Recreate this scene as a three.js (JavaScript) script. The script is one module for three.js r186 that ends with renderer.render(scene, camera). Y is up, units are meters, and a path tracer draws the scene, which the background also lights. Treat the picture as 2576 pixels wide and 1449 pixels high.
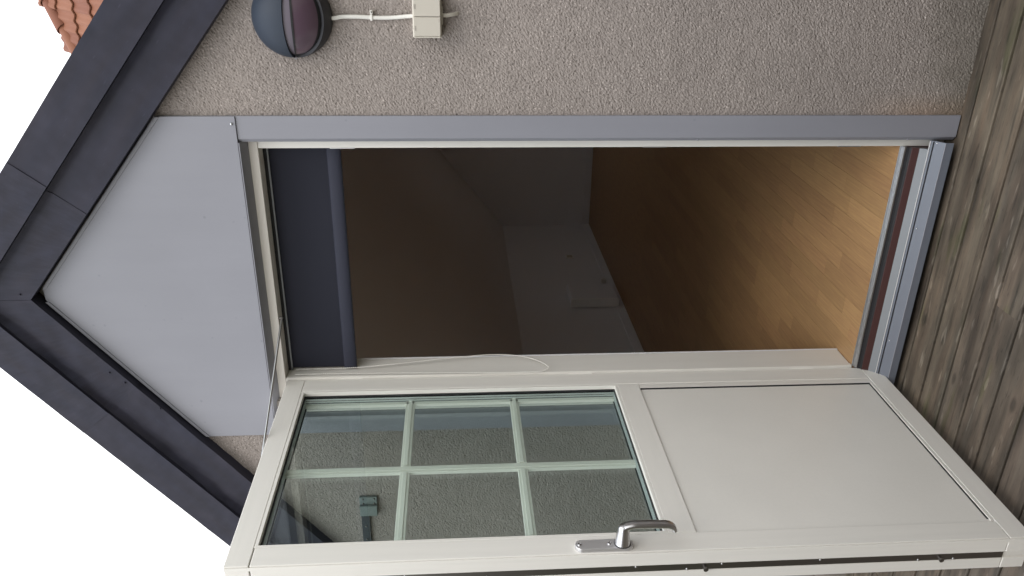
import * as THREE from 'three';
import { RoundedBoxGeometry } from 'three/addons/geometries/RoundedBoxGeometry.js';
import { mergeGeometries } from 'three/addons/utils/BufferGeometryUtils.js';
import { ImprovedNoise } from 'three/addons/math/ImprovedNoise.js';

// ---------------------------------------------------------------- camera
const scene = new THREE.Scene();
const camera = new THREE.PerspectiveCamera(2 * Math.atan(724.5 / 2045.4) * 180 / Math.PI, 1024 / 576, 0.05, 400);
{
  // the phone was held upright and the picture lies on its side: picture right is world down
  const R = new THREE.Vector3(0.90496103, -0.01526404, -0.42522058);
  const U = new THREE.Vector3(-0.01511641, 0.99757212, -0.0679806);
  const F = new THREE.Vector3(-0.42522585, -0.06794761, -0.90253316);
  const m = new THREE.Matrix4().makeBasis(U.clone().negate(), R, F.clone().negate());
  camera.quaternion.setFromRotationMatrix(m);
  camera.position.set(1.0764, 1.3637, 2.3015);
}
// ---------------------------------------------------------------- sky, sun, exposure
const EXPOSURE = 1.2;
const SCREEN_TOP = 2.0, SIDE_TOP = 0.95;
{
  const W = 128, H = 64, d = new Float32Array(W * H * 4);
  for (let j = 0; j < H; j++) {
    const el = ((j + 0.5) / H - 0.5) * Math.PI;              // row 0 is the nadir
    const s = Math.sin(el), t = Math.max(0, s);
    const L = s > 0 ? 1.0 + 1.5 * t : 0.45;
    const mix = Math.min(1, t * 1.2);
    for (let i = 0; i < W; i++) {
      const k = (j * W + i) * 4;
      d[k] = L * (1.03 - 0.10 * mix); d[k + 1] = L * (1.0 - 0.015 * mix); d[k + 2] = L * (0.96 + 0.10 * mix); d[k + 3] = 1;
    }
  }
  const sky = new THREE.DataTexture(d, W, H, THREE.RGBAFormat, THREE.FloatType);
  sky.mapping = THREE.EquirectangularReflectionMapping;
  sky.magFilter = sky.minFilter = THREE.LinearFilter; sky.needsUpdate = true;
  scene.background = sky; scene.environment = sky;
}
const sun = new THREE.DirectionalLight(0xfff4e6, 0.6);
sun.position.set(5, 13, 7); sun.target.position.set(0, 1, 0);
sun.castShadow = true; sun.shadow.radius = 45; sun.shadow.mapSize.set(2048, 2048);
Object.assign(sun.shadow.camera, { left: -6, right: 6, top: 6, bottom: -6, near: 1, far: 40 });
scene.add(sun, sun.target);

// ---------------------------------------------------------------- helpers
let seed = 12345;
const rnd = () => { seed = (seed * 1664525 + 1013904223) >>> 0; return seed / 4294967296; };
const rr = (a, b) => a + (b - a) * rnd();
const noise = new ImprovedNoise();
const N = (x, y, z = 0) => noise.noise(x + 100.3, y + 57.7, z + 31.1);
const fbm = (x, y, z = 0, o = 4) => { let a = 1, s = 0, f = 1; for (let i = 0; i < o; i++) { s += a * N(x * f, y * f, z + i * 7.3); a *= 0.5; f *= 2.03; } return s; };
const smooth = (a, b, x) => { const t = Math.min(1, Math.max(0, (x - a) / (b - a))); return t * t * (3 - 2 * t); };
const lin = (r, g, b) => new THREE.Color().setRGB(r, g, b);
const names = {};
function numbered(n) { const k = names[n] = (names[n] ?? -1) + 1; return k ? n + '_' + String(k).padStart(3, '0') : n; }
function thing(name, label, category, group) {
  const o = new THREE.Group(); o.name = numbered(name); scene.add(o);
  o.userData = { label, category }; if (group) o.userData.group = group;
  return o;
}
function structure(name) { const o = new THREE.Group(); o.name = name; o.userData.kind = 'structure'; scene.add(o); return o; }
function part(name, geo, mat, parent, label) {
  const g = Array.isArray(geo) ? merge(geo) : geo;
  const m = new THREE.Mesh(g, mat); m.name = name; m.castShadow = m.receiveShadow = true;
  if (label) m.userData.label = label;
  parent.add(m); return m;
}
function merge(list) {
  return mergeGeometries(list.map(g => {
    const h = g.index ? g.toNonIndexed() : g;
    for (const k of Object.keys(h.attributes)) if (!['position', 'normal', 'uv'].includes(k)) h.deleteAttribute(k);
    return h;
  }));
}
const box = (x0, x1, y0, y1, z0, z1, r = 0.0015) => {
  const w = x1 - x0, h = y1 - y0, d = z1 - z0;
  const g = r > 0 ? new RoundedBoxGeometry(w, h, d, 2, Math.min(r, w * 0.45, h * 0.45, d * 0.45)) : new THREE.BoxGeometry(w, h, d);
  return g.translate((x0 + x1) / 2, (y0 + y1) / 2, (z0 + z1) / 2);
};
// prism along x from a (z, y) profile
function prismX(pts, x0, x1) {
  const s = new THREE.Shape(pts.map(p => new THREE.Vector2(-p[0], p[1])));
  const g = new THREE.ExtrudeGeometry(s, { depth: x1 - x0, bevelEnabled: false });
  return g.rotateY(Math.PI / 2).translate(x0, 0, 0);
}
// prism along y from an (x, z) profile
function prismY(pts, y0, y1) {
  const s = new THREE.Shape(pts.map(p => new THREE.Vector2(p[0], -p[1])));
  const g = new THREE.ExtrudeGeometry(s, { depth: y1 - y0, bevelEnabled: false });
  return g.rotateX(-Math.PI / 2).translate(0, y0, 0);
}
// prism along z from an (x, y) profile, with holes
function prismZ(pts, z0, z1, holes = [], bevel = 0) {
  const s = new THREE.Shape(pts.map(p => new THREE.Vector2(...p)));
  for (const h of holes) s.holes.push(new THREE.Path(h.map(p => new THREE.Vector2(...p))));
  const g = new THREE.ExtrudeGeometry(s, { depth: z1 - z0 - 2 * bevel, bevelEnabled: bevel > 0, bevelSize: bevel, bevelThickness: bevel, bevelOffset: -bevel, bevelSegments: 2 });
  return g.translate(0, 0, z0 + bevel);
}
const V = (x, y, z) => new THREE.Vector3(x, y, z);
const tube = (pts, r, n = 40, rs = 8) => new THREE.TubeGeometry(new THREE.CatmullRomCurve3(pts.map(p => V(...p))), n, r, rs, false);
const ball = (x, y, z, r, w = 12, h = 8) => new THREE.SphereGeometry(r, w, h).translate(x, y, z);
const cyl = (a, b, r, seg = 16) => {
  const A = V(...a), B = V(...b), d = B.clone().sub(A), L = d.length();
  const g = new THREE.CylinderGeometry(r, r, L, seg).translate(0, L / 2, 0);
  return g.applyQuaternion(new THREE.Quaternion().setFromUnitVectors(V(0, 1, 0), d.normalize())).translate(...a);
};
function tex(w, h, fn, srgb) {
  const d = new Uint8Array(w * h * 4);
  for (let j = 0; j < h; j++) for (let i = 0; i < w; i++) {
    const c = fn(i / w, j / h, i, j), k = (j * w + i) * 4;
    for (let q = 0; q < 3; q++) d[k + q] = Math.max(0, Math.min(255, Math.round(c[q] * 255)));
    d[k + 3] = 255;
  }
  const t = new THREE.DataTexture(d, w, h, THREE.RGBAFormat);
  t.wrapS = t.wrapT = THREE.RepeatWrapping; t.magFilter = THREE.LinearFilter; t.minFilter = THREE.LinearMipmapLinearFilter; t.generateMipmaps = true;
  if (srgb) t.colorSpace = THREE.SRGBColorSpace;
  t.needsUpdate = true; return t;
}
const std = (c, o = {}) => new THREE.MeshStandardMaterial({ color: lin(...c), roughness: 0.6, ...o });
const phys = (c, o = {}) => new THREE.MeshPhysicalMaterial({ color: lin(...c), roughness: 0.5, ...o });

// ---------------------------------------------------------------- materials
const wrapF = (fn) => (u, v) => {                 // blends the far edge into the near one so that the tile repeats without a seam
  const a = smooth(0.85, 1, u), b = smooth(0.85, 1, v);
  return fn(u, v) * (1 - a) * (1 - b) + fn(u - 1, v) * a * (1 - b) + fn(u, v - 1) * (1 - a) * b + fn(u - 1, v - 1) * a * b;
};
const grey = f => (u, v) => { const t = f(u, v); return [t, t, t]; };
const paint = tex(512, 512, grey(wrapF((u, v) => 0.965 + 0.010 * fbm(u * 4, v * 4, 3, 3) + 0.006 * N(u * 90, v * 90, 4))), true);
const sheetMap = tex(512, 512, grey(wrapF((u, v) => 0.95 + 0.022 * fbm(u * 4, v * 2.5, 13, 4) + 0.007 * fbm(u * 26, v * 2, 18, 2) - 0.4 * Math.max(0, N(u * 60, v * 60, 19) - 0.66))), true);
const zinc = tex(1024, 128, (u, v) => {
  const t = 0.80 + 0.085 * fbm(u * 9, v * 2.2, 23, 4) + 0.035 * fbm(u * 30, v * 1.2, 22, 2) + 0.05 * N(u * 60, v * 3, 25) + 0.5 * Math.max(0, N(u * 70, v * 22, 27) - 0.52), b = 0.03 * fbm(u * 5, v * 3, 29, 2);
  return [t * (1 - b), t, t * (1 + b)];
}, true);
const M = {
  white: phys([0.835, 0.81, 0.75], { map: paint, roughness: 0.38, clearcoat: 0.15, clearcoatRoughness: 0.4 }),
  whiteEdge: std([0.70, 0.69, 0.68], { roughness: 0.5 }),
  frame: phys([0.72, 0.68, 0.62], { roughness: 0.42 }),
  panelGrey: std([0.285, 0.287, 0.322], { map: sheetMap, roughness: 0.55 }),
  slate: phys([0.047, 0.046, 0.070], { map: zinc, roughness: 0.5, specularIntensity: 0.45 }),
  alu: std([0.62, 0.63, 0.64], { roughness: 0.32, metalness: 1 }),
  brushed: std([0.66, 0.66, 0.67], { roughness: 0.28, metalness: 1 }),
  spacer: std([0.52, 0.56, 0.56], { roughness: 0.35, metalness: 0.3 }),
  stay: std([0.42, 0.42, 0.42], { roughness: 0.3, metalness: 1 }),
  satin: std([0.72, 0.71, 0.71], { roughness: 0.46, metalness: 0.85 }),
  chrome: std([0.75, 0.75, 0.76], { roughness: 0.15, metalness: 1 }),
  darkSteel: std([0.20, 0.19, 0.18], { roughness: 0.35, metalness: 1 }),
  sill: std([0.158, 0.173, 0.207], { roughness: 0.42 }),
  sillAlu: std([0.24, 0.255, 0.27], { roughness: 0.42 }),
  brownWood: std([0.050, 0.015, 0.013], { roughness: 0.45 }),
  black: std([0.012, 0.012, 0.014], { roughness: 0.6 }),
  gasket: std([0.015, 0.016, 0.018], { roughness: 0.5 }),
  navy: std([0.012, 0.013, 0.024], { roughness: 0.85 }),
  navyBar: std([0.023, 0.025, 0.043], { roughness: 0.75 }),
  interior: std([0.83, 0.83, 0.85], { roughness: 0.9 }),
  radiator: std([0.86, 0.86, 0.84], { roughness: 0.4 }),
  cream: phys([0.55, 0.51, 0.44], { roughness: 0.45 }),
  cable: std([0.75, 0.73, 0.68], { roughness: 0.45 }),
  hood: phys([0.026, 0.035, 0.052], { roughness: 0.55, specularIntensity: 0.6 }),
  bezel: phys([0.018, 0.018, 0.022], { roughness: 0.5 }),
  lens: phys([0.10, 0.062, 0.088], { roughness: 0.28, clearcoat: 0.5, clearcoatRoughness: 0.25 }),
  lensTop: phys([0.13, 0.11, 0.14], { roughness: 0.4 }),
  galv: std([0.20, 0.23, 0.225], { roughness: 0.5, metalness: 0.7 }),
  ironStrap: std([0.06, 0.065, 0.07], { roughness: 0.55, metalness: 0.6 }),
  glass: phys([0.925, 0.965, 0.948], { roughness: 0, transmission: 1, thickness: 0, ior: 1.5 }),
  glassOuter: phys([0.845, 0.88, 0.88], { roughness: 0, transmission: 1, thickness: 0, ior: 1.5 }),
  tile: [[0.205, 0.074, 0.036], [0.180, 0.062, 0.032], [0.225, 0.086, 0.043]].map(c => std(c, { roughness: 0.8 })),
  tileBed: std([0.10, 0.045, 0.03], { roughness: 0.9 }),
  core: std([0.34, 0.31, 0.28], { roughness: 0.95 }),
  ground: std([0.06, 0.075, 0.035], { roughness: 1 }),
};

// ---------------------------------------------------------------- ground
{
  const g = new THREE.CircleGeometry(180, 48).rotateX(-Math.PI / 2).translate(0, -3, 0);
  const m = new THREE.Mesh(g, M.ground); m.name = 'ground'; m.userData.kind = 'structure'; m.receiveShadow = true; scene.add(m);
}

// ---------------------------------------------------------------- house
const X0 = -0.007, SL = 0.8, AN = Math.atan(SL), CA = Math.cos(AN), SA = Math.sin(AN);
const C_WALL = 2.629, C_MID = 2.78, C_TOP = 2.927;
const roofY = (x, c) => c - SL * Math.abs(x - X0);
const house = thing('house', 'rendered house gable with dark slate-blue verge boards and grey cladding around the doorway', 'house');

// wall core with the door opening
{
  const hole = [[-0.42, -0.16], [0.49, -0.16], [0.49, 1.985], [-0.42, 1.985]];
  const pts = [[-2.35, -3], [2.35, -3], [2.35, roofY(2.35, 2.63)], [X0, 2.63], [-2.35, roofY(-2.35, 2.63)]];
  part('wall', prismZ(pts, -0.165, -0.022, [hole]), M.core, house);
}
// the pebbly render coat, real relief
function renderHeight(x, y) {
  const wx = x + 0.004 * N(x * 110, y * 110, 3), wy = y + 0.004 * N(x * 90, y * 90, 9);
  let h = 0.9 * (1 - 2.2 * Math.abs(N(wx * 155, wy * 155, 1))) + 0.9 * N(wx * 250, wy * 250, 5) + 0.4 * N(x * 360, y * 360, 8);
  h += 0.45 * N(x * 22, y * 22, 2);
  return h;
}
function renderCoat(x0, x1, y0, y1, step, flat) {
  const nx = Math.round((x1 - x0) / step), ny = Math.round((y1 - y0) / step);
  const pos = [], col = [], idx = [], id = new Map();
  const inside = (x, y) => y < roofY(x, 2.66) && !(x > -0.50 && x < 0.505 && y > -0.2 && y < 2.2) && !(Math.abs(x) < 0.505 && y >= 2.0);
  const vert = (i, j) => {
    const k = i * (ny + 2) + j; let v = id.get(k);
    if (v !== undefined) return v;
    const x = x0 + i * (x1 - x0) / nx, y = y0 + j * (y1 - y0) / ny;
    const h = flat ? 0 : renderHeight(x, y);
    v = pos.length / 3; id.set(k, v);
    pos.push(x, y, -0.009 + 0.0019 * h);
    // mortar colour with paler stone grains and darker pores; dirt and algae creeping up from the deck
    let c = [0.282, 0.246, 0.224];
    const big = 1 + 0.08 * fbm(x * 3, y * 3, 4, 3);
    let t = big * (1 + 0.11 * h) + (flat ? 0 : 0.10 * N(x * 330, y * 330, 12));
    const g = flat ? 0 : N(x * 210, y * 210, 20);
    if (g > 0.50) t *= 1.75; else if (g < -0.52) t *= 0.45;
    c = c.map(q => q * t);
    const dirt = 0.55 * smooth(0.08, -0.17, y + 0.05 * fbm(x * 14, y * 9, 6, 3));
    c = [c[0] * (1 - 0.62 * dirt), c[1] * (1 - 0.60 * dirt), c[2] * (1 - 0.68 * dirt)];
    const rust = smooth(0.62, 0.53, Math.abs(x)) * smooth(0.25, -0.05, y) * 0.35;
    c = [c[0] * (1 + 0.2 * rust), c[1] * (1 - 0.15 * rust), c[2] * (1 - 0.45 * rust)];
    col.push(Math.max(0.01, c[0]), Math.max(0.01, c[1]), Math.max(0.01, c[2]));
    return v;
  };
  for (let i = 0; i < nx; i++) for (let j = 0; j < ny; j++) {
    const xc = x0 + (i + 0.5) * step, yc = y0 + (j + 0.5) * step;
    if (!inside(xc, yc)) continue;
    const a = vert(i, j), b = vert(i + 1, j), c = vert(i + 1, j + 1), d = vert(i, j + 1);
    idx.push(a, b, c, a, c, d);
  }
  const g = new THREE.BufferGeometry();
  g.setAttribute('position', new THREE.Float32BufferAttribute(pos, 3));
  g.setAttribute('color', new THREE.Float32BufferAttribute(col, 3));
  g.setIndex(idx); g.computeVertexNormals();
  return g;
}
const renderMat = new THREE.MeshStandardMaterial({ color: 0xffffff, vertexColors: true, roughness: 0.95 });
part('render_coat', renderCoat(0.50, 0.93, -0.20, 2.25, 0.0019), renderMat, house);
part('render_coat', renderCoat(-1.08, -0.50, 0.30, 2.25, 0.0020), renderMat, house);
part('render_coat', renderCoat(-1.08, -0.50, -0.20, 0.30, 0.005), renderMat, house);
part('render_coat', renderCoat(0.93, 2.35, -0.20, 2.0, 0.01), renderMat, house);
part('render_coat', renderCoat(-2.35, -1.08, -0.20, 2.0, 0.01), renderMat, house);

// grey cladding: gable panel, door casings, sill
{
  const s = 0.5346, q = 2.629 - 0.004;
  const pts = [[-s, 1.9735], [s, 1.9735], [s, roofY(s, q)], [0.016, q - 0.022], [-0.022, q - 0.022], [-s, roofY(-s, q)]];
  const panel = part('gable_panel', prismZ(pts, -0.02, 0.004, [], 0.001), M.panelGrey, house);
  for (const sd of [1, -1]) {             // turned-up flange along the slopes
    const a = [X0 + sd * 0.022, roofY(X0 + sd * 0.022, q - 0.003)], b = [sd * (s - 0.001), roofY(sd * (s - 0.001), q - 0.003)];
    part('flange', prismZ([a, b, [b[0], b[1] - 0.012], [a[0], a[1] - 0.012]], 0.0025, 0.0075, [], 0.001), M.panelGrey, panel);
  }
  part('drip_return', prismX([[0.0035, 1.9725], [0.0035, 1.9700], [-0.0445, 1.9575], [-0.0445, 1.9604]], -0.4590, 0.4590), M.panelGrey, house);
  for (const [x, y] of [[0.5135, 1.9842], [-0.5135, 1.985]]) part('screw', ball(x, y, 0.0045, 0.0042), M.alu, panel);
  for (const sd of [1, -1]) {
    const o = sd * 0.5346, i = sd * 0.4585, l = sd * 0.4700;
    const prof = [[o, -0.02], [o, 0], [l, 0], [i, -0.012], [i, -0.046], [i + sd * 0.002, -0.046], [i + sd * 0.002, -0.02]];
    if (sd > 0) prof.reverse();
    const c = part('door_casing', prismY(prof, -0.1353, 1.9725), M.panelGrey, house);
    for (const y of [0.0071, 0.6489]) part('screw', ball(sd * 0.4612, y, -0.008, 0.0030, 10, 6), M.panelGrey, c);
  }
  // sill flashing with lips
  const sill = part('sill_flashing', prismX([[-0.012, -0.066], [-0.006, -0.0625], [-0.003, -0.067], [0.002, -0.0735], [0.010, -0.0795], [0.0235, -0.0925], [0.026, -0.095], [0.026, -0.119], [0.024, -0.119], [0.023, -0.0975], [0.001, -0.080], [-0.012, -0.074]], -0.4575, 0.4575), M.sill, house);
  part('rib', cyl([-0.456, -0.0635, -0.0045], [0.456, -0.0635, -0.0045], 0.0013, 8), M.whiteEdge, sill);
  part('seam', box(-0.456, 0.456, -0.0715, -0.0695, 0.0000, 0.0026, 0), M.gasket, sill);
  part('edge_bead', cyl([-0.457, -0.0945, 0.0252], [0.457, -0.0945, 0.0252], 0.0016, 8), M.panelGrey, sill);
  for (const x of [0.452, 0.18, -0.22]) part('screw', ball(x, -0.078, 0.0075, 0.003, 8, 6), M.chrome, sill);
}

// verge: two stepped bands of dark sheet metal on each slope, in lengths with lap joints
function sheet(P, zf, zb, disp, nu, nv) {           // P: four corners a b c d in (x, y); a-b lower edge, d-c upper edge
  const pos = [], idx = [], uv = [];
  const at = (u, v) => {
    const x = (1 - v) * ((1 - u) * P[0][0] + u * P[1][0]) + v * ((1 - u) * P[3][0] + u * P[2][0]);
    const y = (1 - v) * ((1 - u) * P[0][1] + u * P[1][1]) + v * ((1 - u) * P[3][1] + u * P[2][1]);
    return [x, y];
  };
  for (let i = 0; i <= nu; i++) for (let j = 0; j <= nv; j++) {
    const [x, y] = at(i / nu, j / nv);
    pos.push(x, y, zf + disp(i / nu, j / nv, x, y)); uv.push(i / nu, j / nv);
  }
  for (let i = 0; i < nu; i++) for (let j = 0; j < nv; j++) {
    const a = i * (nv + 1) + j, b = (i + 1) * (nv + 1) + j;
    idx.push(a, b, b + 1, a, b + 1, a + 1);
  }
  const g0 = new THREE.BufferGeometry();
  g0.setAttribute('position', new THREE.Float32BufferAttribute(pos, 3)); g0.setAttribute('uv', new THREE.Float32BufferAttribute(uv, 2));
  g0.setIndex(idx); g0.computeVertexNormals();
  // skirts back to zb
  const sk = [], suv = [];
  const quad = (a, b) => { const A = pos.slice(a * 3, a * 3 + 3), B = pos.slice(b * 3, b * 3 + 3);
    sk.push(...A, A[0], A[1], zb, B[0], B[1], zb, ...A, B[0], B[1], zb, ...B); for (let k = 0; k < 6; k++) suv.push(0, 0); };
  for (let i = 0; i < nu; i++) { quad(i * (nv + 1), (i + 1) * (nv + 1)); quad((i + 1) * (nv + 1) + nv, i * (nv + 1) + nv); }
  for (let j = 0; j < nv; j++) { quad(j + 1, j); quad(nu * (nv + 1) + j, nu * (nv + 1) + j + 1); }
  const g1 = new THREE.BufferGeometry();
  g1.setAttribute('position', new THREE.Float32BufferAttribute(sk, 3)); g1.setAttribute('uv', new THREE.Float32BufferAttribute(suv, 2)); g1.computeVertexNormals();
  return merge([g0, g1]);
}
function band(name, cLo, cHi, zf, zb, sd, cuts, wob, flare = 0, crease = 0) {
  // s runs down the slope from the apex; a cut is square to the slope, the mitre at the apex is plumb
  const pt = (s, c) => { const dx = s; return [X0 + sd * dx, c - SL * dx]; };
  const w = cHi - cLo;
  const cut = s => [[s - w * CA * SA, cLo], [s, cHi]];           // dx of lower and upper corner
  for (let k = 0; k < cuts.length - 1; k++) {
    const A = k === 0 ? [[0.0006, cLo], [0.0006, cHi]] : cut(cuts[k] - 0.012), B = cut(cuts[k + 1]);
    const lap = (k % 2 ? -0.0016 : 0);
    let P = [pt(...A[0]), pt(...B[0]), pt(...B[1]), pt(...A[1])];
    if (sd < 0) P = [P[1], P[0], P[3], P[2]];
    const ph = k * 3.1 + (sd > 0 ? 0 : 11) + cLo * 5;
    const nu = Math.max(8, Math.round((cuts[k + 1] - cuts[k]) / 0.012));
    part(name, sheet(P, zf + lap, zb, (u, v, x, y) => wob * (0.6 * fbm(x * 5 + ph, y * 7, ph, 3) + 0.5 * smooth(0.35, 0.75, v) * N(x * 17 + ph, y * 5, ph)) + flare * smooth(0.80 + crease * N(x * 13 + ph, 2, ph), 1.0, v), nu, 28), M.slate, house);
  }
}
band('cover_board', C_WALL, C_MID + 0.006, 0.035, -0.012, 1, [0, 0.345, 1.5, 2.6], 0.0016, 0.009, 0.03);
band('cover_board', C_WALL, C_MID + 0.006, 0.035, -0.012, -1, [0, 0.40, 1.4, 2.6], 0.0055, 0.016, 0.2);
band('fascia_board', C_MID, C_TOP, 0.062, 0.0, 1, [0, 0.43, 1.6, 2.6], 0.0016);
band('fascia_board', C_MID, C_TOP, 0.062, 0.0, -1, [0, 0.46, 1.5, 2.6], 0.0022);
for (const [x, y, z] of [[-0.30, 2.41, 0.036], [-0.262, 2.45, 0.036], [0.012, 2.655, 0.036], [-0.40, 2.318, 0.036]]) part('rivet', ball(x, y, z, 0.0035, 8, 6), M.slate, house);

// roof slabs behind the verge
const WIN = { x0: 0.50, x1: 1.10, z0: -4.65, z1: -3.85 };
for (const sd of [1, -1]) {
  const t = 0.16, seg = (x0, x1, z0, z1) => { let P = [[X0 + sd * x0, C_TOP - 0.01 - SL * x0], [X0 + sd * x1, C_TOP - 0.01 - SL * x1], [X0 + sd * x1, C_TOP - 0.01 - SL * x1 - t], [X0 + sd * x0, C_TOP - 0.01 - SL * x0 - t]]; if (sd > 0) P = P.reverse(); return prismZ(P, z0, z1); };
  part('roof', sd < 0 ? seg(0, 2.6, -5.75, -0.001) : [seg(0, 2.6, -5.75, WIN.z0), seg(0, 2.6, WIN.z1, -0.001), seg(0, WIN.x0, WIN.z0, WIN.z1), seg(WIN.x1, 2.6, WIN.z0, WIN.z1)], M.tileBed, house);
}
// the room behind the door
{
  const xw = 1.877, ky = 0.887, cs = 0.79, ap = ky + cs * xw;
  for (const sd of [1, -1]) {
    part('knee_wall', box(sd > 0 ? xw : -xw - 0.1, sd > 0 ? xw + 0.1 : -xw, -0.15, ky + 0.02, -5.57, -0.165, 0), M.interior, house);
    // the right slope has a roof window, out of sight from the deck, that lets some daylight in
    const seg = (x0, x1, z0, z1) => { let P = [[sd * x0, ap - cs * x0], [sd * x1, ap - cs * x1], [sd * x1, ap - cs * x1 + 0.13], [sd * x0, ap - cs * x0 + 0.13]]; if (sd > 0) P = P.reverse(); return prismZ(P, z0, z1); };
    const E = xw + 0.1, Z0 = -5.57, Z1 = -0.1655;
    part('sloped_ceiling', sd < 0 ? seg(0, E, Z0, Z1) : [seg(0, E, Z0, WIN.z0), seg(0, E, WIN.z1, Z1), seg(0, WIN.x0, WIN.z0, WIN.z1), seg(WIN.x1, E, WIN.z0, WIN.z1)], M.interior, house);
  }
  part('back_wall', prismZ([[-xw - 0.1, -0.15], [xw + 0.1, -0.15], [xw + 0.1, ky], [0, ap + 0.1], [-xw - 0.1, ky]], -5.57, -5.47), M.interior, house);
  part('inner_wall', prismZ([[-xw - 0.02, -0.15], [xw + 0.02, -0.15], [xw + 0.02, ky], [0, ap + 0.05], [-xw - 0.02, ky]], -0.172, -0.1655, [[[-0.349, -0.12], [0.43, -0.12], [0.43, 1.9316], [-0.349, 1.9316]]]), M.interior, house);
  for (const sd of [-1]) part('skirting_board', box(-xw, -xw + 0.014, 0.0, 0.07, -5.47, -0.175, 0.002), M.interior, house);
  part('skirting_board', box(-xw + 0.015, xw, 0.0, 0.07, -5.469, -5.455, 0.002), M.interior, house);
}
// strip parquet
{
  const floor = new THREE.Group(); floor.name = 'parquet_floor'; house.add(floor);
  part('subfloor', box(-1.95, 1.95, -0.15, -0.012, -5.5, -0.06, 0), M.core, floor);
  const grain = [0, 1, 2].map(v => tex(512, 128, (u, w) => {
    const n = fbm(u * 5 + v * 13, w * 26, v * 3, 4), f = N(u * 14 + v * 7, w * 110, 5 + v), fl = Math.max(0, N(u * 60, w * 60 + v * 5, 2) - 0.45);
    const t = 0.87 + 0.06 * n + 0.025 * f - 0.25 * fl; return [t, t * (0.985 + 0.02 * n), t * 0.97];
  }, true));
  const mats = []; for (let i = 0; i < 9; i++) { const k = 0.895 + 0.022 * i; mats.push(std([0.56 * k, 0.340 * k * (1 + 0.015 * (i % 3)), 0.172 * k], { roughness: 0.42, map: grain[i % 3] })); }
  const w = 0.0665; let row = 0, rest = [];
  const geos = [];
  const stripGeo = L => { const g = new THREE.BoxGeometry(w - 0.0006, 0.012, L - 0.0006); return g; };
  const lens = [0.27, 0.36, 0.44, 0.53]; for (const L of lens) geos.push(stripGeo(L));
  for (let x = -1.877; x < 1.877; x += w, row++) {
    let z = -0.052;
    if (x > 0.5) { const L = 5.4; rest.push(new THREE.BoxGeometry(w - 0.0006, 0.012, L).translate(x + w / 2, -0.006, z - L / 2)); continue; }
    z -= 0; let first = true;
    while (z > -5.45) {
      let li = Math.floor(rnd() * 4), L = lens[li];
      const mt = mats[Math.floor(rnd() * 9)];
      if (first) { const f = rr(0.05, L); first = false; const g = stripGeo(f); const m = part('floor_strip', g, mt, floor); m.position.set(x + w / 2, -0.006, z - f / 2); z -= f; continue; }
      if (z < -2.9) { const Lr = 5.47 + z; rest.push(new THREE.BoxGeometry(w - 0.0006, 0.012, Lr).translate(x + w / 2, -0.006, z - Lr / 2)); break; }
      const m = part('floor_strip', geos[li], mt, floor); m.position.set(x + w / 2, -0.006, z - L / 2); z -= L;
    }
  }
  for (const g of new Set(floor.children.filter(c => c.name === 'floor_strip').map(c => c.geometry))) {   // grain runs along z
    const uv = g.attributes.uv, p = g.attributes.position; for (let i = 0; i < uv.count; i++) uv.setXY(i, p.getZ(i) / 0.6 + 0.5, p.getX(i) / 0.15 + 0.5);
  }
  const r = part('floor_strips', rest, mats[4], floor); r.userData.kind = 'stuff';
}
// door frame
{
  const fr = new THREE.Group(); fr.name = 'door_frame'; house.add(fr);
  part('head', box(-0.42, 0.489, 1.9316, 1.984, -0.1645, -0.045, 0.002), M.frame, fr);
  part('jamb', box(0.43, 0.489, -0.10, 1.931, -0.1645, -0.045, 0.002), M.white, fr);
  part('jamb', box(-0.42, -0.349, 0.0015, 1.931, -0.1645, -0.0455, 0.002), M.white, fr);
  part('bead', box(-0.3488, -0.346, 0.002, 1.93, -0.062, -0.047, 0.001), M.white, fr);
  for (const y of [1.69, 0.765, 0.165]) part('strike_plate', box(0.4285, 0.4310, y - 0.036, y + 0.036, -0.085, -0.0440, 0.0005), M.alu, fr);
  const th = part('threshold', prismX([[-0.045, -0.0105], [-0.040, -0.016], [-0.036, -0.024], [-0.030, -0.0275], [-0.022, -0.045], [-0.022, -0.09], [-0.10, -0.09], [-0.10, -0.015], [-0.045, -0.015]], -0.4295, 0.4295), M.brownWood, fr, 'dark brown stained wooden threshold');
  part('seal', prismX([[-0.0385, -0.0135], [-0.0355, -0.021], [-0.0318, -0.0262], [-0.0318, -0.03], [-0.0385, -0.03]], -0.429, 0.429), M.black, fr);
  const strips = [];
  for (let i = 0; i < 4; i++) strips.push(box(-0.349, 0.4295, -0.004 - i * 0.0022, 0.0012 - i * 0.0022, -0.0525 + i * 0.0042, -0.0495 + i * 0.0042, 0.0008));
  strips.push(box(-0.349, 0.4295, -0.012, -0.004, -0.0535, -0.0385, 0));
  part('floor_trim', strips, M.alu, fr);
  part('outer_sill', prismX([[-0.0215, -0.045], [-0.007, -0.0640], [-0.007, -0.075], [-0.0215, -0.075]], -0.4295, 0.4295), M.sillAlu, fr);
}

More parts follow.
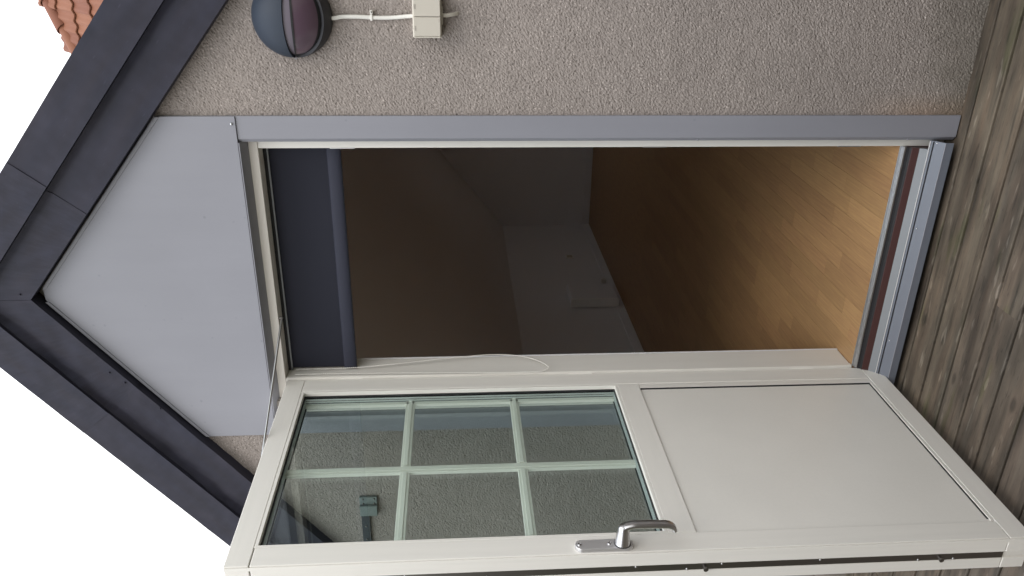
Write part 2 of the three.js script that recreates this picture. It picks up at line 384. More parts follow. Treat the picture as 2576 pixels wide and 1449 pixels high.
// ---------------------------------------------------------------- deck
{
  const deck = structure('deck');
  const variants = [0, 1, 2, 3].map(v => {
    const knots = []; for (let i = 0; i < 2 + v % 2; i++) knots.push([rnd(), rr(0.15, 0.85), rr(0.006, 0.013), rr(0.2, 0.5)]);
    return tex(2048, 160, (u, w) => {
      let X = u * 2.4, Y = w * 0.102, kn = 0, wob = 0;
      for (const [ku, kw, kr, ks] of knots) {
        const dx = (X - ku * 2.4) / 2.2, dy = Y - kw * 0.102, d = Math.hypot(dx, dy);
        kn = Math.max(kn, ks * smooth(kr * 1.3, kr * 0.5, d)); wob += (dy > 0 ? 1 : -1) * 0.010 * Math.exp(-d * d / (kr * kr * 6));
      }
      const yy = Y - wob;
      const a = fbm(X * 3.2 + v * 9, yy * 34, v, 4), b = N(X * 5 + v * 3, yy * 420, 2 + v), c = N(X * 9, yy * 900, 6 + v);
      const dark = smooth(0.25, 0.7, fbm(X * 9 + v * 17, yy * 75, 11 + v, 3));
      const speck = smooth(0.42, 0.6, N(X * 45, yy * 260, 15 + v));
      let t = 0.66 + 0.11 * a + 0.035 * b + 0.018 * c - 0.11 * dark - 0.10 * speck + 0.20 * fbm(X * 4 + v * 21, Y * 16, 51 + v, 4);
      t *= 1 - 0.6 * kn;
      const red = 0.5 + 0.5 * fbm(X * 2.2, yy * 30 + v * 5, 21 + v, 2), alg = smooth(0.35, 0.75, fbm(X * 3.1 + 4, Y * 16 + v, 33 + v, 3));
      let r = t * (1.00 + 0.05 * red), g = t * (0.945 - 0.02 * red), bl = t * (0.835 - 0.04 * red);
      r *= 1 - 0.09 * alg; g *= 1 - 0.04 * alg; bl *= 1 - 0.14 * alg;
      const wear = smooth(0.45, 0.7, fbm(X * 9 + 31, yy * 50, 41 + v, 3)) * 0.20; r += wear * 0.9; g += wear * 0.92; bl += wear * 0.92;
      return [r, g, bl];
    }, true);
  });
  const bumps = variants.map(t => { const c = t.clone(); c.colorSpace = THREE.NoColorSpace; c.needsUpdate = true; return c; });
  const mats = []; for (let i = 0; i < 8; i++) {
    const k = 0.185 + 0.022 * ((i * 5) % 8) / 2;
    mats.push(new THREE.MeshStandardMaterial({ color: lin(k * 1.0, k * 0.96, k * (0.93 + 0.03 * (i % 3))), map: variants[i % 4], bumpMap: bumps[i % 4], bumpScale: 0.0012, roughness: 0.75 }));
  }
  const pitch = 0.1065, bw = 0.0982;
  let z = 0.0405 - pitch;
  for (let k = 0; k < 28; k++, z += pitch) {
    let x = -2.3 - (k % 3) * 0.1; const joint = -1.9 + ((k * 7) % 5) * 0.2;
    for (const [a, b] of [[x, joint], [joint + 0.002, 2.4]]) {
      const zz = z + 0.0025, L = b - a;
      const g = new RoundedBoxGeometry(L, 0.028, bw + rr(-0.0008, 0.0012), 2, 0.0035);
      const uv = g.attributes.uv, p = g.attributes.position, off = rnd(), fl = rnd() < 0.5 ? -1 : 1;
      for (let i = 0; i < uv.count; i++) uv.setXY(i, fl * p.getX(i) / 2.4 + off, p.getZ(i) / 0.102 + 0.5);
      const m = part('deck_board', g, mats[(k * 3 + (a === x ? 1 : 0)) % 8], deck);
      m.position.set((a + b) / 2, -0.154 + rr(-0.0012, 0.0012), zz + bw / 2); m.rotation.x = rr(-0.006, 0.006);
    }
  }
  for (let x = -2.1; x < 2.4; x += 0.6) part('joist', box(x, x + 0.045, -0.32, -0.1705, 0.0, 2.9, 0), M.core, deck);
}

// ---------------------------------------------------------------- boarded screen that closes the terrace towards the street
{
  const m = [0, 1, 2].map(i => std([0.085 + 0.012 * i, 0.066 + 0.008 * i, 0.052], { roughness: 0.8 }));
  const sc = thing('terrace_screen', 'tall brown boarded screen along the outer edge of the deck', 'screen');
  for (let y = -0.10, k = 0; y < SCREEN_TOP - 0.14; y += 0.145, k++) part('screen_board', box(-3.2, 1.72, y, y + 0.14, 2.93, 2.952, 0.002), m[k % 3], sc);
  for (let x = -3.1; x < 1.7; x += 0.94) part('post', box(x, x + 0.07, -0.6, SCREEN_TOP, 2.953, 3.023, 0.003), m[1], sc);
  part('cap_rail', box(-3.22, 1.75, SCREEN_TOP + 0.0005, SCREEN_TOP + 0.03, 2.90, 3.04, 0.003), m[2], sc);
  const s2 = thing('terrace_screen', 'lower brown boarded screen along the right side of the deck', 'screen');
  for (let y = -0.10, k = 0; y < SIDE_TOP - 0.14; y += 0.145, k++) part('screen_board', box(1.70, 1.722, y, y + 0.14, 0.03, 2.925, 0.002), m[k % 3], s2);
  for (let z = 0.06; z < 2.9; z += 0.94) part('post', box(1.7225, 1.7925, -0.6, SIDE_TOP, z, z + 0.07, 0.003), m[1], s2);
  part('cap_rail', box(1.67, 1.80, SIDE_TOP + 0.0005, SIDE_TOP + 0.03, 0.03, 2.895, 0.003), m[2], s2);
}

// ---------------------------------------------------------------- balcony door, standing open square to the wall
{
  const door = thing('balcony_door', 'cream-white half-glazed balcony door standing wide open against the doorway', 'door');
  const xi = -0.353, xo = -0.455, z0 = -0.0425, z1 = 0.797;
  const yT = 1.927, yB = -0.089;
  const gz0 = 0.026, gz1 = 0.735, gy0 = 0.838, gy1 = 1.868, py0 = -0.014, py1 = 0.766, pz0 = 0.052;
  part('stile', [box(-0.4200, xi, -0.0255, 1.8675, z0, gz0, 0.002), box(xo, -0.4202, -0.0255, 1.8675, z0, gz0 - 0.034, 0.002)], M.white, door);
  // free stile: inner leaf, groove for the lock plate, outer leaf
  const fs = part('stile', [box(-0.400, xi, -0.0255, 1.8655, gz1, z1, 0.0025), box(-0.4215, -0.3995, -0.0255, 1.8655, gz1, z1 - 0.006, 0), box(xo, -0.4212, -0.0255, 1.8655, gz1, z1 - 0.002, 0.0025)], M.white, door);
  part('rail', [box(-0.400, xi, 1.868, yT, z0, z1, 0.0025), box(-0.4215, -0.3995, gy1, yT - 0.001, z0 + 0.001, z1 - 0.006, 0), box(xo, -0.4212, gy1, yT, z0 + 0.001, z1 - 0.002, 0.0025)], M.white, door);
  part('rail', [box(-0.4200, xi - 0.0004, py1, gy0, gz0 + 0.0002, gz1 - 0.0002, 0.002), box(xo + 0.001, -0.4202, py1, gy0 - 0.03, gz0 - 0.035, gz1 - 0.0002, 0.002)], M.white, door);
  part('rail', [box(-0.400, xi, yB, -0.0265, z0, z1, 0.0025), box(-0.4215, -0.3995, yB + 0.001, -0.0268, z0 + 0.001, z1 - 0.006, 0), box(xo, -0.4212, yB, -0.0265, z0 + 0.001, z1 - 0.002, 0.0025)], M.white, door);
  // lower panel with dark shadow gap and a bead at its foot
  part('lower_panel', box(-0.4195, -0.3575, py0 - 0.011, py1 - 0.001, pz0 + 0.006, gz1 - 0.001, 0.001), M.white, door);
  part('edge_strip', box(-0.40, -0.3545, py0 - 0.011, py1 - 0.001, gz0 + 0.001, pz0, 0.0012), M.white, door);
  part('gap', box(-0.40, -0.3552, py0 - 0.0018, py1 - 0.002, pz0 + 0.0001, pz0 + 0.0055, 0), M.gasket, door);
  part('gap', box(-0.3572, -0.3560, py0 - 0.002, py0 + 0.0028, pz0, gz1 - 0.012, 0), M.gasket, door);
  part('bead', box(-0.3574, -0.3535, py0 - 0.0115, py0 - 0.0022, pz0, gz1 - 0.004, 0.001), M.white, door);
  // small lip along the free edge
  part('edge_lip', box(-0.3660, -0.3565, yB + 0.001, yT - 0.001, z1 + 0.0002, z1 + 0.0032, 0.0012), M.white, door);
  // glazing: beads, gasket, spacer, two panes
  const ring = (x0, x1, w, off, r = 0.001) => [
    box(x0, x1, gy0 + off, gy1 - off, gz0 + off, gz0 + off + w, r), box(x0, x1, gy0 + off, gy1 - off, gz1 - off - w, gz1 - off, r),
    box(x0, x1, gy1 - off - w, gy1 - off, gz0 + off + w, gz1 - off - w, r), box(x0, x1, gy0 + off, gy0 + off + w, gz0 + off + w, gz1 - off - w, r)];
  part('glazing_bead', ring(-0.3680, -0.3536, 0.009, 0), M.white, door);
  part('gasket', ring(-0.3715, -0.3682, 0.0125, 0, 0), M.gasket, door);
  const sp = []; for (let i = 0; i < 3; i++) sp.push(...ring(-0.384 - i * 0.0085, -0.3785 - i * 0.0085, 0.012, 0, 0.001));
  part('spacer', sp, M.spacer, door);
  part('spacer_seal', ring(-0.4055, -0.3765, 0.0105, 0, 0), M.gasket, door);
  part('gasket', ring(-0.4135, -0.4095, 0.0125, 0, 0), M.gasket, door);
  part('outer_bead', ring(-0.4195, -0.4140, 0.010, 0, 0.002), M.white, door);
  part('glass_pane', box(-0.3760, -0.3720, gy0, gy1, gz0, gz1, 0), M.glass, door);
  part('glass_pane', box(-0.4092, -0.4056, gy0, gy1, gz0, gz1, 0), M.glassOuter, door);
  // moulded grille between the panes
  const mz = 0.392, bar = (a, b, yv) => [box(-0.4045, -0.3945, yv - 0.0145, yv + 0.0145, a, b, 0.002), box(-0.3946, -0.3915, yv - 0.0065, yv + 0.0065, a, b, 0.0012)];
  for (const y of [1.519, 1.181]) for (const [a, b] of [[gz0 + 0.010, mz - 0.0152], [mz + 0.0152, gz1 - 0.010]]) part('muntin', bar(a, b, y), M.white, door);
  part('muntin', [box(-0.4045, -0.3945, gy0 + 0.010, gy1 - 0.010, mz - 0.0148, mz + 0.0148, 0.002), box(-0.3946, -0.3915, gy0 + 0.010, gy1 - 0.010, mz - 0.0065, mz + 0.0065, 0.0012)], M.white, door);
  part('muntin', box(-0.4045, -0.3945, gy0 + 0.010, gy1 - 0.010, gz0 + 0.0125, gz0 + 0.0285, 0.002), M.white, door);
  // lock plate in the groove, bolts and screws
  const lp = part('lock_plate', box(-0.4208, -0.4004, -0.024, 1.84, z1 - 0.0058, z1 - 0.0026, 0.0005), M.darkSteel, door);
  for (const y of [0.145, 0.755, 1.62]) part('bolt', [cyl([-0.412, y, z1 - 0.008], [-0.412, y, z1 + 0.007], 0.0042, 12), cyl([-0.412, y, z1 + 0.0065], [-0.412, y, z1 + 0.0095], 0.0062, 12)], M.darkSteel, lp);
  for (const y of [1.30, 0.93, 0.80, 0.712, 0.459, 0.2, 0.107, 1.5]) part('screw', ball(y % 0.02 > 0.01 ? -0.404 : -0.417, y, z1 - 0.0028, 0.0032, 10, 6), M.stay, lp);
  // handle on its long plate
  const h = new THREE.Group(); h.name = 'handle'; door.add(h);
  {
    const sh = new THREE.Shape(), r = 0.0165, ya = 0.938 + r, yb = 1.083 - r;
    sh.absarc(0.7815, yb, r, 0, Math.PI, false); sh.absarc(0.7815 - 0.0, ya, r, Math.PI, 2 * Math.PI, false);
    const g = new THREE.ExtrudeGeometry(sh, { depth: 0.009, bevelEnabled: true, bevelSize: 0.0015, bevelThickness: 0.002, bevelOffset: -0.0015, bevelSegments: 3, curveSegments: 20 });
    // shape lies in (z, y): turn it so that its normal is +x
    g.applyMatrix4(new THREE.Matrix4().makeBasis(V(0, 0, 1), V(0, 1, 0), V(-1, 0, 0))); g.scale(-1, 1, 1); 
    const idx = g.index ? g : g; const p = idx.attributes.position; for (let i = 0; i < p.count; i += 3) for (const at of [idx.attributes.position, idx.attributes.normal, idx.attributes.uv]) { const n = at.itemSize; for (let q = 0; q < n; q++) { const a = at.array[(i + 1) * n + q]; at.array[(i + 1) * n + q] = at.array[(i + 2) * n + q]; at.array[(i + 2) * n + q] = a; } }
    g.translate(xi + 0.0005, 0, -0.004);
    part('back_plate', g, M.satin, h);
    for (const y of [1.0719, 0.9975]) { part('screw', new THREE.TorusGeometry(0.0042, 0.0013, 8, 16).rotateY(Math.PI / 2).translate(-0.3405, y, 0.7775), M.chrome, h); part('screw', ball(-0.3415, y, 0.7775, 0.0036, 10, 6), M.darkSteel, h); }
    const hub = new THREE.LatheGeometry([[0, 0], [0.0195, 0], [0.0200, 0.002], [0.0188, 0.010], [0.0160, 0.030], [0.0145, 0.042], [0.0130, 0.050], [0.009, 0.0545], [0, 0.0555]].map(q => new THREE.Vector2(...q)), 28).rotateZ(-Math.PI / 2).translate(-0.3405, 0.9655, 0.7775);
    part('hub', hub, M.brushed, h);
    part('hub_ring', new THREE.CylinderGeometry(0.0206, 0.0206, 0.0025, 28).rotateZ(Math.PI / 2).translate(-0.3402, 0.9655, 0.7775), M.black, h);
    // lever: flattened oval section swept down, its end turned in
    const cv = new THREE.CatmullRomCurve3([V(-0.305, 0.970, 0.7775), V(-0.293, 0.963, 0.777), V(-0.2865, 0.948, 0.7765), V(-0.2860, 0.915, 0.776), V(-0.288, 0.875, 0.7755), V(-0.2905, 0.853, 0.7755), V(-0.298, 0.8415, 0.7755), V(-0.305, 0.838, 0.7755)]);
    const n = 48, k = 20, pos = [], idc = [];
    for (let i = 0; i <= n; i++) {
      const t = i / n, c = cv.getPoint(t), tg = cv.getTangent(t), side = V(0, 0, 1), nor = V().crossVectors ? new THREE.Vector3().crossVectors(side, tg).normalize() : side;
      const a = 0.0125 + 0.001 * (1 - smooth(0, 0.3, t)), b = 0.0066 + 0.0045 * (1 - smooth(0, 0.3, t));
      for (let j = 0; j < k; j++) { const th = j / k * 2 * Math.PI, cs = Math.sign(Math.cos(th)) * Math.abs(Math.cos(th)) ** 0.75, sn = Math.sign(Math.sin(th)) * Math.abs(Math.sin(th)) ** 0.75; const p = c.clone().addScaledVector(side, a * cs).addScaledVector(nor, b * sn); pos.push(p.x, p.y, p.z); }
    }
    for (let i = 0; i < n; i++) for (let j = 0; j < k; j++) { const A = i * k + j, B = i * k + (j + 1) % k, C = A + k, D = B + k; idc.push(A, B, C, B, D, C); }
    for (const [i, s] of [[0, 1], [n, -1]]) { const c = cv.getPoint(i / n); pos.push(c.x, c.y, c.z); const q = pos.length / 3 - 1; for (let j = 0; j < k; j++) { const A = i * k + j, B = i * k + (j + 1) % k; s > 0 ? idc.push(q, B, A) : idc.push(q, A, B); } }
    const lg = new THREE.BufferGeometry(); lg.setAttribute('position', new THREE.Float32BufferAttribute(pos, 3)); lg.setIndex(idc); lg.computeVertexNormals();
    part('lever', lg, M.brushed, h);
  }
  // hinges
  for (const y of [0.18, 0.95, 1.72]) part('hinge', cyl([-0.357, y - 0.04, -0.0455], [-0.357, y + 0.04, -0.0455], 0.0035, 12), M.white, door);
}
// door stay from the frame head to the top of the leaf
{
  const st = thing('door_stay', 'thin steel stay rod running from the door frame head to the open door top', 'door stay');
  part('rod', cyl([-0.126, 1.922, -0.049], [-0.415, 1.9370, 0.373], 0.0036, 12), M.stay, st);
  part('bracket', box(-0.435, -0.412, 1.9275, 1.936, 0.34, 0.40, 0.001), M.alu, st);
  part('pivot', cyl([-0.126, 1.9315, -0.052], [-0.126, 1.919, -0.052], 0.0036, 10), M.darkSteel, st);
}

// ---------------------------------------------------------------- roller blind
{
  const bl = thing('roller_blind', 'dark navy roller blind pulled a little way down inside the doorway head', 'roller blind');
  part('headrail', box(-0.347, 0.4285, 1.9225, 1.9312, -0.155, -0.0985, 0.001), M.black, bl);
  part('trim', box(-0.347, 0.4285, 1.9160, 1.9215, -0.1025, -0.0985, 0.001), M.sillAlu, bl);
  // cloth with slight waves
  const nx = 60, ny = 12, g = new THREE.PlaneGeometry(0.762, 0.205, nx, ny), p = g.attributes.position;
  for (let i = 0; i < p.count; i++) p.setZ(i, 0.0012 * N(p.getX(i) * 6, p.getY(i) * 3, 2));
  const back = g.clone().rotateY(Math.PI).translate(0, 0, -0.0012);
  part('cloth', [g.translate(0.0395, 1.8225, -0.106), back.translate(0.0395, 1.8225, -0.106)], M.navy, bl);
  part('roller', cyl([-0.342, 1.903, -0.128], [0.424, 1.903, -0.128], 0.019, 20), M.navy, bl);
  const bar = new THREE.CylinderGeometry(0.0215, 0.0215, 0.764, 28).rotateZ(Math.PI / 2).scale(1, 1.0, 0.40).translate(0.0395, 1.7245, -0.1045);
  part('bottom_bar', bar, M.navyBar, bl);
  part('end_cap', box(0.4195, 0.4240, 1.7055, 1.7315, -0.112, -0.097, 0.001), M.radiator, bl);
  const cv = new THREE.CatmullRomCurve3([[-0.338, 1.90, -0.088], [-0.338, 1.6996, -0.092], [-0.336, 1.5678, -0.108], [-0.334, 1.3655, -0.1385], [-0.334, 1.2276, -0.152], [-0.335, 1.1323, -0.134], [-0.336, 1.075, -0.094], [-0.337, 1.057, -0.064], [-0.338, 1.0729, -0.046], [-0.339, 1.16, -0.040], [-0.339, 1.4, -0.047], [-0.339, 1.7, -0.0545], [-0.339, 1.90, -0.057]].map(q => V(...q)));
  const L = cv.getLength(), n = Math.round(L / 0.0062), beads = [];
  for (let i = 0; i <= n; i++) { const q = cv.getPointAt(i / n); beads.push(new THREE.SphereGeometry(0.0023, 6, 5).translate(q.x, q.y, q.z)); }
  part('bead_chain', beads, M.cable, bl);
  part('cord', new THREE.TubeGeometry(cv, 260, 0.0008, 5), M.cable, bl);
}

// ---------------------------------------------------------------- radiator and small fittings in the room
{
  const r = thing('radiator', 'small pale radiator box standing out from the dim low wall deep inside the room', 'radiator');
  part('panel', box(-1.872, -1.80, 0.05, 0.435, -3.87, -3.582, 0.012), M.interior, r);
  part('end_plate', box(-1.872, -1.796, 0.045, 0.440, -3.581, -3.560, 0.006), M.radiator, r);
  part('valve', cyl([-1.86, 0.095, -4.01], [-1.82, 0.095, -4.01], 0.020, 12), M.radiator, r);
  const s = thing('wall_socket', 'small pale wall socket on the low wall beyond the radiator', 'socket');
  part('plate', box(-1.877, -1.868, 0.27, 0.35, -4.66, -4.58, 0.003), M.radiator, s);
  part('insert', box(-1.8679, -1.866, 0.285, 0.335, -4.645, -4.595, 0.002), M.cream, s);
}

// ---------------------------------------------------------------- wall lamp, box, cables
{
  const cx = 0.800, cy = 1.79, R = 0.106, D = 0.088, lampZ = -0.006;
  const lamp = thing('wall_lamp', 'round dark bulkhead wall lamp with hooded purple lens beside the gable slope', 'wall lamp');
  // shells whose poles lie left and right, cut along meridians
  const shell = (a0, a1, r, d, nA = 24, nB = 36) => {
    const pos = [], idx = [];
    for (let i = 0; i <= nA; i++) for (let j = 0; j <= nB; j++) {
      const al = (a0 + (a1 - a0) * i / nA) * Math.PI / 180, be = (-0.5 + j / nB) * Math.PI;
      pos.push(cx + r * Math.sin(be), cy + r * Math.cos(be) * Math.sin(al), lampZ + d * Math.cos(be) * Math.cos(al));
    }
    for (let i = 0; i < nA; i++) for (let j = 0; j < nB; j++) { const a = i * (nB + 1) + j, b = a + nB + 1; idx.push(a, a + 1, b, b, a + 1, b + 1); }
    const g = new THREE.BufferGeometry(); g.setAttribute('position', new THREE.Float32BufferAttribute(pos, 3)); g.setIndex(idx); g.computeVertexNormals();
    return g;
  };
  const bandEdge = (al, r0, d0, r1, d1) => {      // joins two shells along one meridian so that the edge has thickness
    const pos = [], idx = [], n = 36, a = al * Math.PI / 180;
    for (let j = 0; j <= n; j++) { const be = (-0.5 + j / n) * Math.PI; for (const [r, d] of [[r0, d0], [r1, d1]]) pos.push(cx + r * Math.sin(be), cy + r * Math.cos(be) * Math.sin(a), lampZ + d * Math.cos(be) * Math.cos(a)); }
    for (let j = 0; j < n; j++) idx.push(j * 2, j * 2 + 1, j * 2 + 2, j * 2 + 1, j * 2 + 3, j * 2 + 2);
    const g = new THREE.BufferGeometry(); g.setAttribute('position', new THREE.Float32BufferAttribute(pos, 3)); g.setIndex(idx); g.computeVertexNormals(); return g;
  };
  const strip = gs => merge(gs.map(g => { const h = g.toNonIndexed(); h.deleteAttribute('uv'); return h; }));
  part('hood', strip([shell(6, 90, R, D), bandEdge(6, R, D, R * 0.93, D * 0.93), shell(90, 6, R * 0.93, D * 0.93)]), M.hood, lamp);
  part('bezel', strip([shell(-90, -57, R, D), bandEdge(-57, R, D, R * 0.91, D * 0.91)]), M.bezel, lamp);
  part('lens', shell(-80, -8.6, R * 0.92, D * 0.93), M.lens, lamp);
  part('lens', shell(-5.6, 12, R * 0.92, D * 0.93), M.lensTop, lamp, 'paler upper strip of the lens');
  part('rib', strip([shell(-8.6, -5.6, R * 0.945, D * 0.955), bandEdge(-8.6, R * 0.945, D * 0.955, R * 0.9, D * 0.9), bandEdge(-5.6, R * 0.9, D * 0.9, R * 0.945, D * 0.955)]), M.black, lamp);
  part('base', new THREE.CylinderGeometry(R * 0.985, R * 0.985, 0.014, 48).rotateX(Math.PI / 2).translate(cx, cy, -0.005), M.bezel, lamp);
  part('gasket', shell(-62, -50, R * 0.925, D * 0.935), M.black, lamp);
  part('screw', cyl([cx - R * 0.955, cy - 0.003, lampZ + 0.020], [cx - R * 0.99, cy - 0.003, lampZ + 0.024], 0.004, 10), M.chrome, lamp);
}
function flatCable(pts, w, t, n) {
  const cv = new THREE.CatmullRomCurve3(pts.map(p => V(...p))), pos = [], idx = [], k = 12;
  for (let i = 0; i <= n; i++) {
    const c = cv.getPoint(i / n), tg = cv.getTangent(i / n), nz = V(0, 0, 1), sd = new THREE.Vector3().crossVectors(tg, nz).normalize(), up = new THREE.Vector3().crossVectors(sd, tg).normalize();
    for (let j = 0; j < k; j++) { const a = j / k * 2 * Math.PI; const p = c.clone().addScaledVector(sd, w * Math.cos(a)).addScaledVector(up, t * Math.sin(a)); pos.push(p.x, p.y, p.z); }
  }
  for (let i = 0; i < n; i++) for (let j = 0; j < k; j++) { const A = i * k + j, B = i * k + (j + 1) % k; idx.push(A, B, A + k, B, B + k, A + k); }
  for (const i of [0, n]) { const c = cv.getPoint(i / n); pos.push(c.x, c.y, c.z); const q = pos.length / 3 - 1; for (let j = 0; j < k; j++) { const A = i * k + j, B = i * k + (j + 1) % k; i ? idx.push(q, A, B) : idx.push(q, B, A); } }
  const g = new THREE.BufferGeometry(); g.setAttribute('position', new THREE.Float32BufferAttribute(pos, 3)); g.setIndex(idx); g.computeVertexNormals(); return g;
}
{
  const c = thing('cable', 'white cable clipped to the wall between the lamp and the double socket box', 'cable');
  part('sheath', flatCable([[0.7960, 1.70, 0.004], [0.7985, 1.675, 0.002], [0.8010, 1.6604, 0.000], [0.8018, 1.6162, 0.000], [0.7998, 1.5742, 0.000], [0.8003, 1.5267, 0.001], [0.8040, 1.4895, 0.006], [0.8068, 1.462, 0.010]], 0.0052, 0.0042, 40), M.cable, c);
  part('cable_clip', [box(0.7920, 0.8085, 1.5765, 1.5835, -0.002, 0.0062, 0.002), box(0.8085, 0.8190, 1.5760, 1.5840, -0.005, 0.0035, 0.002)], M.cable, c);
  part('nail', ball(0.8145, 1.580, 0.0040, 0.0022, 8, 6), M.darkSteel, c);
  const d = thing('cable', 'short stub of cream cable bending into the wall under the socket box', 'cable');
  part('sheath', flatCable([[0.8078, 1.398, 0.012], [0.8082, 1.380, 0.011], [0.8098, 1.366, 0.008], [0.8115, 1.352, -0.004], [0.812, 1.345, -0.02]], 0.0052, 0.0042, 24), M.cream, d);
  const b = thing('socket_box', 'cream plastic double socket box with two hinged flaps on the rendered wall', 'socket box');
  part('back_box', [box(0.7528, 0.8620, 1.3925, 1.4700, -0.008, 0.030, 0.003), box(0.785, 0.830, 1.3895, 1.4000, -0.008, 0.020, 0.002)], M.cream, b);
  for (const x of [0.7532, 0.8080]) {
    const f = part('flap', box(x + (x < 0.8 ? 0.0045 : 0), x + 0.0535, 1.3955, 1.4676, 0.0302, 0.040, 0.0022), M.cream, b);
    part('hinge_slot', box(x + 0.019, x + 0.031, 1.4605, 1.4625, 0.0396, 0.0404, 0.0002), M.core, f);
    part('hinge_tab', box(x + 0.019, x + 0.031, 1.4627, 1.4672, 0.0392, 0.0408, 0.0006), M.cream, f);
    part('flap_catch', box(x + 0.040, x + 0.0490, 1.4005, 1.4018, 0.0395, 0.0406, 0.0003), M.cream, f);
  }
  part('side_rib', box(0.7532, 0.7572, 1.3958, 1.4673, 0.0302, 0.0392, 0.0015), M.cream, b);
}
// hasp on the wall seen through the door glass
{
  const hg = thing('strap_hinge', 'galvanised plate with a dark iron strap on the wall behind the door glass', 'hinge');
  part('plate', [box(-0.846, -0.8095, 1.655, 1.716, -0.006, 0.004, 0.001), box(-0.889, -0.846, 1.655, 1.716, -0.006, 0.010, 0.002)], M.galv, hg);
  for (const [x, y] of [[-0.818, 1.704], [-0.818, 1.665], [-0.838, 1.704], [-0.838, 1.665]]) part('screw', ball(x, y, 0.004, 0.004, 10, 6), M.darkSteel, hg);
  part('barrel', cyl([-0.848, 1.655, 0.008], [-0.848, 1.716, 0.008], 0.006, 12), M.galv, hg);
  part('strap', box(-1.09, -0.8885, 1.684, 1.7135, -0.006, 0.003, 0.001), M.ironStrap, hg);
  for (const x of [-0.94, -1.0, -1.06]) part('screw', ball(x, 1.699, 0.003, 0.004, 10, 6), M.darkSteel, hg);
}

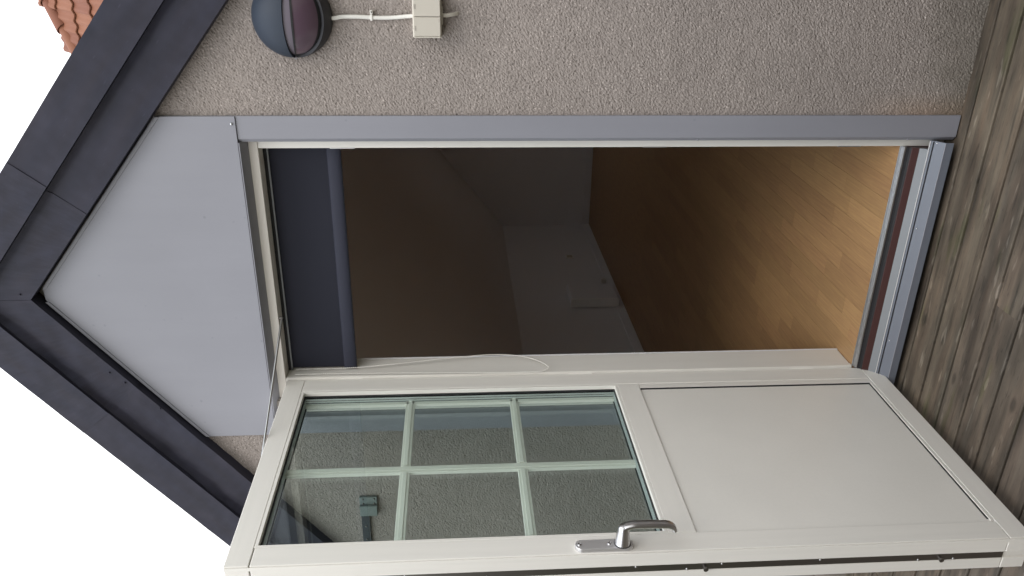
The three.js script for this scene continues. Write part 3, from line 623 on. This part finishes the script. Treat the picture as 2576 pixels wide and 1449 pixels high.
// ---------------------------------------------------------------- neighbour's hipped tile roof
{
  const nb = thing('neighbour_house', 'neighbouring house with a red clay tile hip roof showing above the dark verge', 'house');
  const p = 48 * Math.PI / 180, A = V(-0.3938, 5.4547, -7), up = V(0, Math.sin(p), -Math.cos(p)), nor = V(0, Math.cos(p), Math.sin(p));
  const hip = V(0.475, 0.345, -0.31).normalize();
  // base slab under the tiles: right of the hip
  const H = A.clone().addScaledVector(hip, 3.2), L = A.clone().addScaledVector(hip, -2.6);
  const off = nor.clone().multiplyScalar(-0.06);
  const q = (a, b, c, d) => { const g = new THREE.BufferGeometry(); const f = [a, b, c, a, c, d].flatMap(v => [v.x, v.y, v.z]); g.setAttribute('position', new THREE.Float32BufferAttribute(f, 3)); g.setAttribute('uv', new THREE.Float32BufferAttribute(new Array(12).fill(0), 2)); g.computeVertexNormals(); return g; };
  const hr = H.clone().add(V(6, 0, 0)), lr = V(hr.x, L.y, L.z);
  const Ha = H.clone().add(off), La = L.clone().add(off), Hb = hr.clone().add(off), Lb = lr.clone().add(off);
  const back = V(L.x, L.y, L.z - 8), hb = V(H.x, H.y, H.z - 3);
  part('roof', [q(La, Lb, Hb, Ha), q(La, Ha, hb, back), q(Ha, Hb, V(Hb.x, Hb.y, Hb.z - 3), hb), q(Lb, V(Lb.x, L.y, L.z - 8), V(Hb.x, Hb.y, Hb.z - 3), Hb), q(back, hb, V(Hb.x, Hb.y, Hb.z - 3), V(Lb.x, L.y, L.z - 8))], M.tileBed, nb);
  part('wall', box(L.x + 0.3, lr.x - 0.3, -3, L.y - 0.02, L.z - 7.7, L.z - 0.3, 0), M.core, nb);
  // double-wave tiles
  const w = 0.222, cl = 0.37;
  const mk = v => { const nu = 20, nv = 3, pos = [], idx = [], T = 0.018;
    for (let s = 0; s < 2; s++) for (let i = 0; i <= nu; i++) for (let j = 0; j <= nv; j++) {
      const x = (i / nu) * w * 1.03, y = (j / nv) * (cl + 0.06), ph = (x / w) * 4 * Math.PI;
      const h = 0.020 * (0.5 + 0.5 * Math.sin(ph + v * 0.05)) ** 1.2 + 0.028 * (1 - j / nv) - (s ? T : 0);
      pos.push(x, y + 0.004 * Math.sin(v * 7), h);
    }
    const n1 = (nu + 1) * (nv + 1), at = (s, i, j) => s * n1 + i * (nv + 1) + j;
    for (let i = 0; i < nu; i++) for (let j = 0; j < nv; j++) { idx.push(at(0, i, j), at(0, i + 1, j), at(0, i + 1, j + 1), at(0, i, j), at(0, i + 1, j + 1), at(0, i, j + 1)); }
    for (let i = 0; i < nu; i++) idx.push(at(1, i, 0), at(1, i + 1, 0), at(0, i + 1, 0), at(1, i, 0), at(0, i + 1, 0), at(0, i, 0));
    for (let j = 0; j < nv; j++) idx.push(at(0, 0, j), at(0, 0, j + 1), at(1, 0, j), at(1, 0, j), at(0, 0, j + 1), at(1, 0, j + 1));
    const g = new THREE.BufferGeometry(); g.setAttribute('position', new THREE.Float32BufferAttribute(pos, 3)); g.setIndex(idx); const f = g.toNonIndexed(); f.computeVertexNormals(); 
    g.computeVertexNormals(); return g; };
  const tg = [0, 1, 2].map(mk);
  const basis = new THREE.Matrix4().makeBasis(V(1, 0, 0), up, nor);
  const quat = new THREE.Quaternion().setFromRotationMatrix(basis);
  const hu = hip.dot(up), hx = hip.x;
  for (let r = -4; r < 8; r++) for (let c = -6; c < 12; c++) {
    const u = r * cl - 0.18, x = c * w - 0.05;
    const hipX = (u + cl * 0.5) / hu * hx;
    if (x + w * 0.55 < hipX) continue; if (x > 2.4) continue;
    const m = part('roof_tile', tg[(r * 5 + c * 3 + 60) % 3], M.tile[(r * 7 + c * 5 + 70) % 3], nb);
    m.position.copy(A).addScaledVector(up, u).add(V(x, 0, 0)).addScaledVector(nor, -0.045); m.quaternion.copy(quat);
  }
  // tapered half-round hip tiles
  const side = new THREE.Vector3().crossVectors(hip, nor).normalize(), nn = new THREE.Vector3().crossVectors(side, hip).normalize();
  const ht = (() => { const pos = [], idx = [], k = 14, n = 4; for (const T of [0, 0.014]) for (let i = 0; i <= n; i++) for (let j = 0; j <= k; j++) { const t = i / n, a = Math.PI * j / k, R = 0.098 - 0.026 * t - T; pos.push(R * Math.cos(a), 0.44 * t, R * 0.95 * Math.sin(a)); }
    const n1 = (n + 1) * (k + 1); for (let i = 0; i < n; i++) for (let j = 0; j < k; j++) { const a = i * (k + 1) + j, b = a + k + 1; idx.push(a, b, a + 1, b, b + 1, a + 1, n1 + a, n1 + a + 1, n1 + b, n1 + b, n1 + a + 1, n1 + b + 1); }
    for (let j = 0; j < k; j++) idx.push(j, j + 1, n1 + j, n1 + j, j + 1, n1 + j + 1);
    const g = new THREE.BufferGeometry(); g.setAttribute('position', new THREE.Float32BufferAttribute(pos, 3)); g.setIndex(idx); g.computeVertexNormals(); return g; })();
  const hq = new THREE.Quaternion().setFromRotationMatrix(new THREE.Matrix4().makeBasis(side, hip, nn));
  for (let i = -4; i < 8; i++) { const m = part('hip_tile', ht, M.tile[(i + 9) % 3], nb); m.position.copy(A).addScaledVector(hip, i * 0.37 - 0.1).addScaledVector(nor, -0.07); m.quaternion.copy(hq); }
}

// ---------------------------------------------------------------- renderer
const renderer = new THREE.WebGLRenderer({ antialias: true });
renderer.setSize(1024, 576);
renderer.toneMapping = THREE.LinearToneMapping;
renderer.toneMappingExposure = EXPOSURE;
renderer.shadowMap.enabled = true;
renderer.shadowMap.type = THREE.PCFSoftShadowMap;
renderer.render(scene, camera);
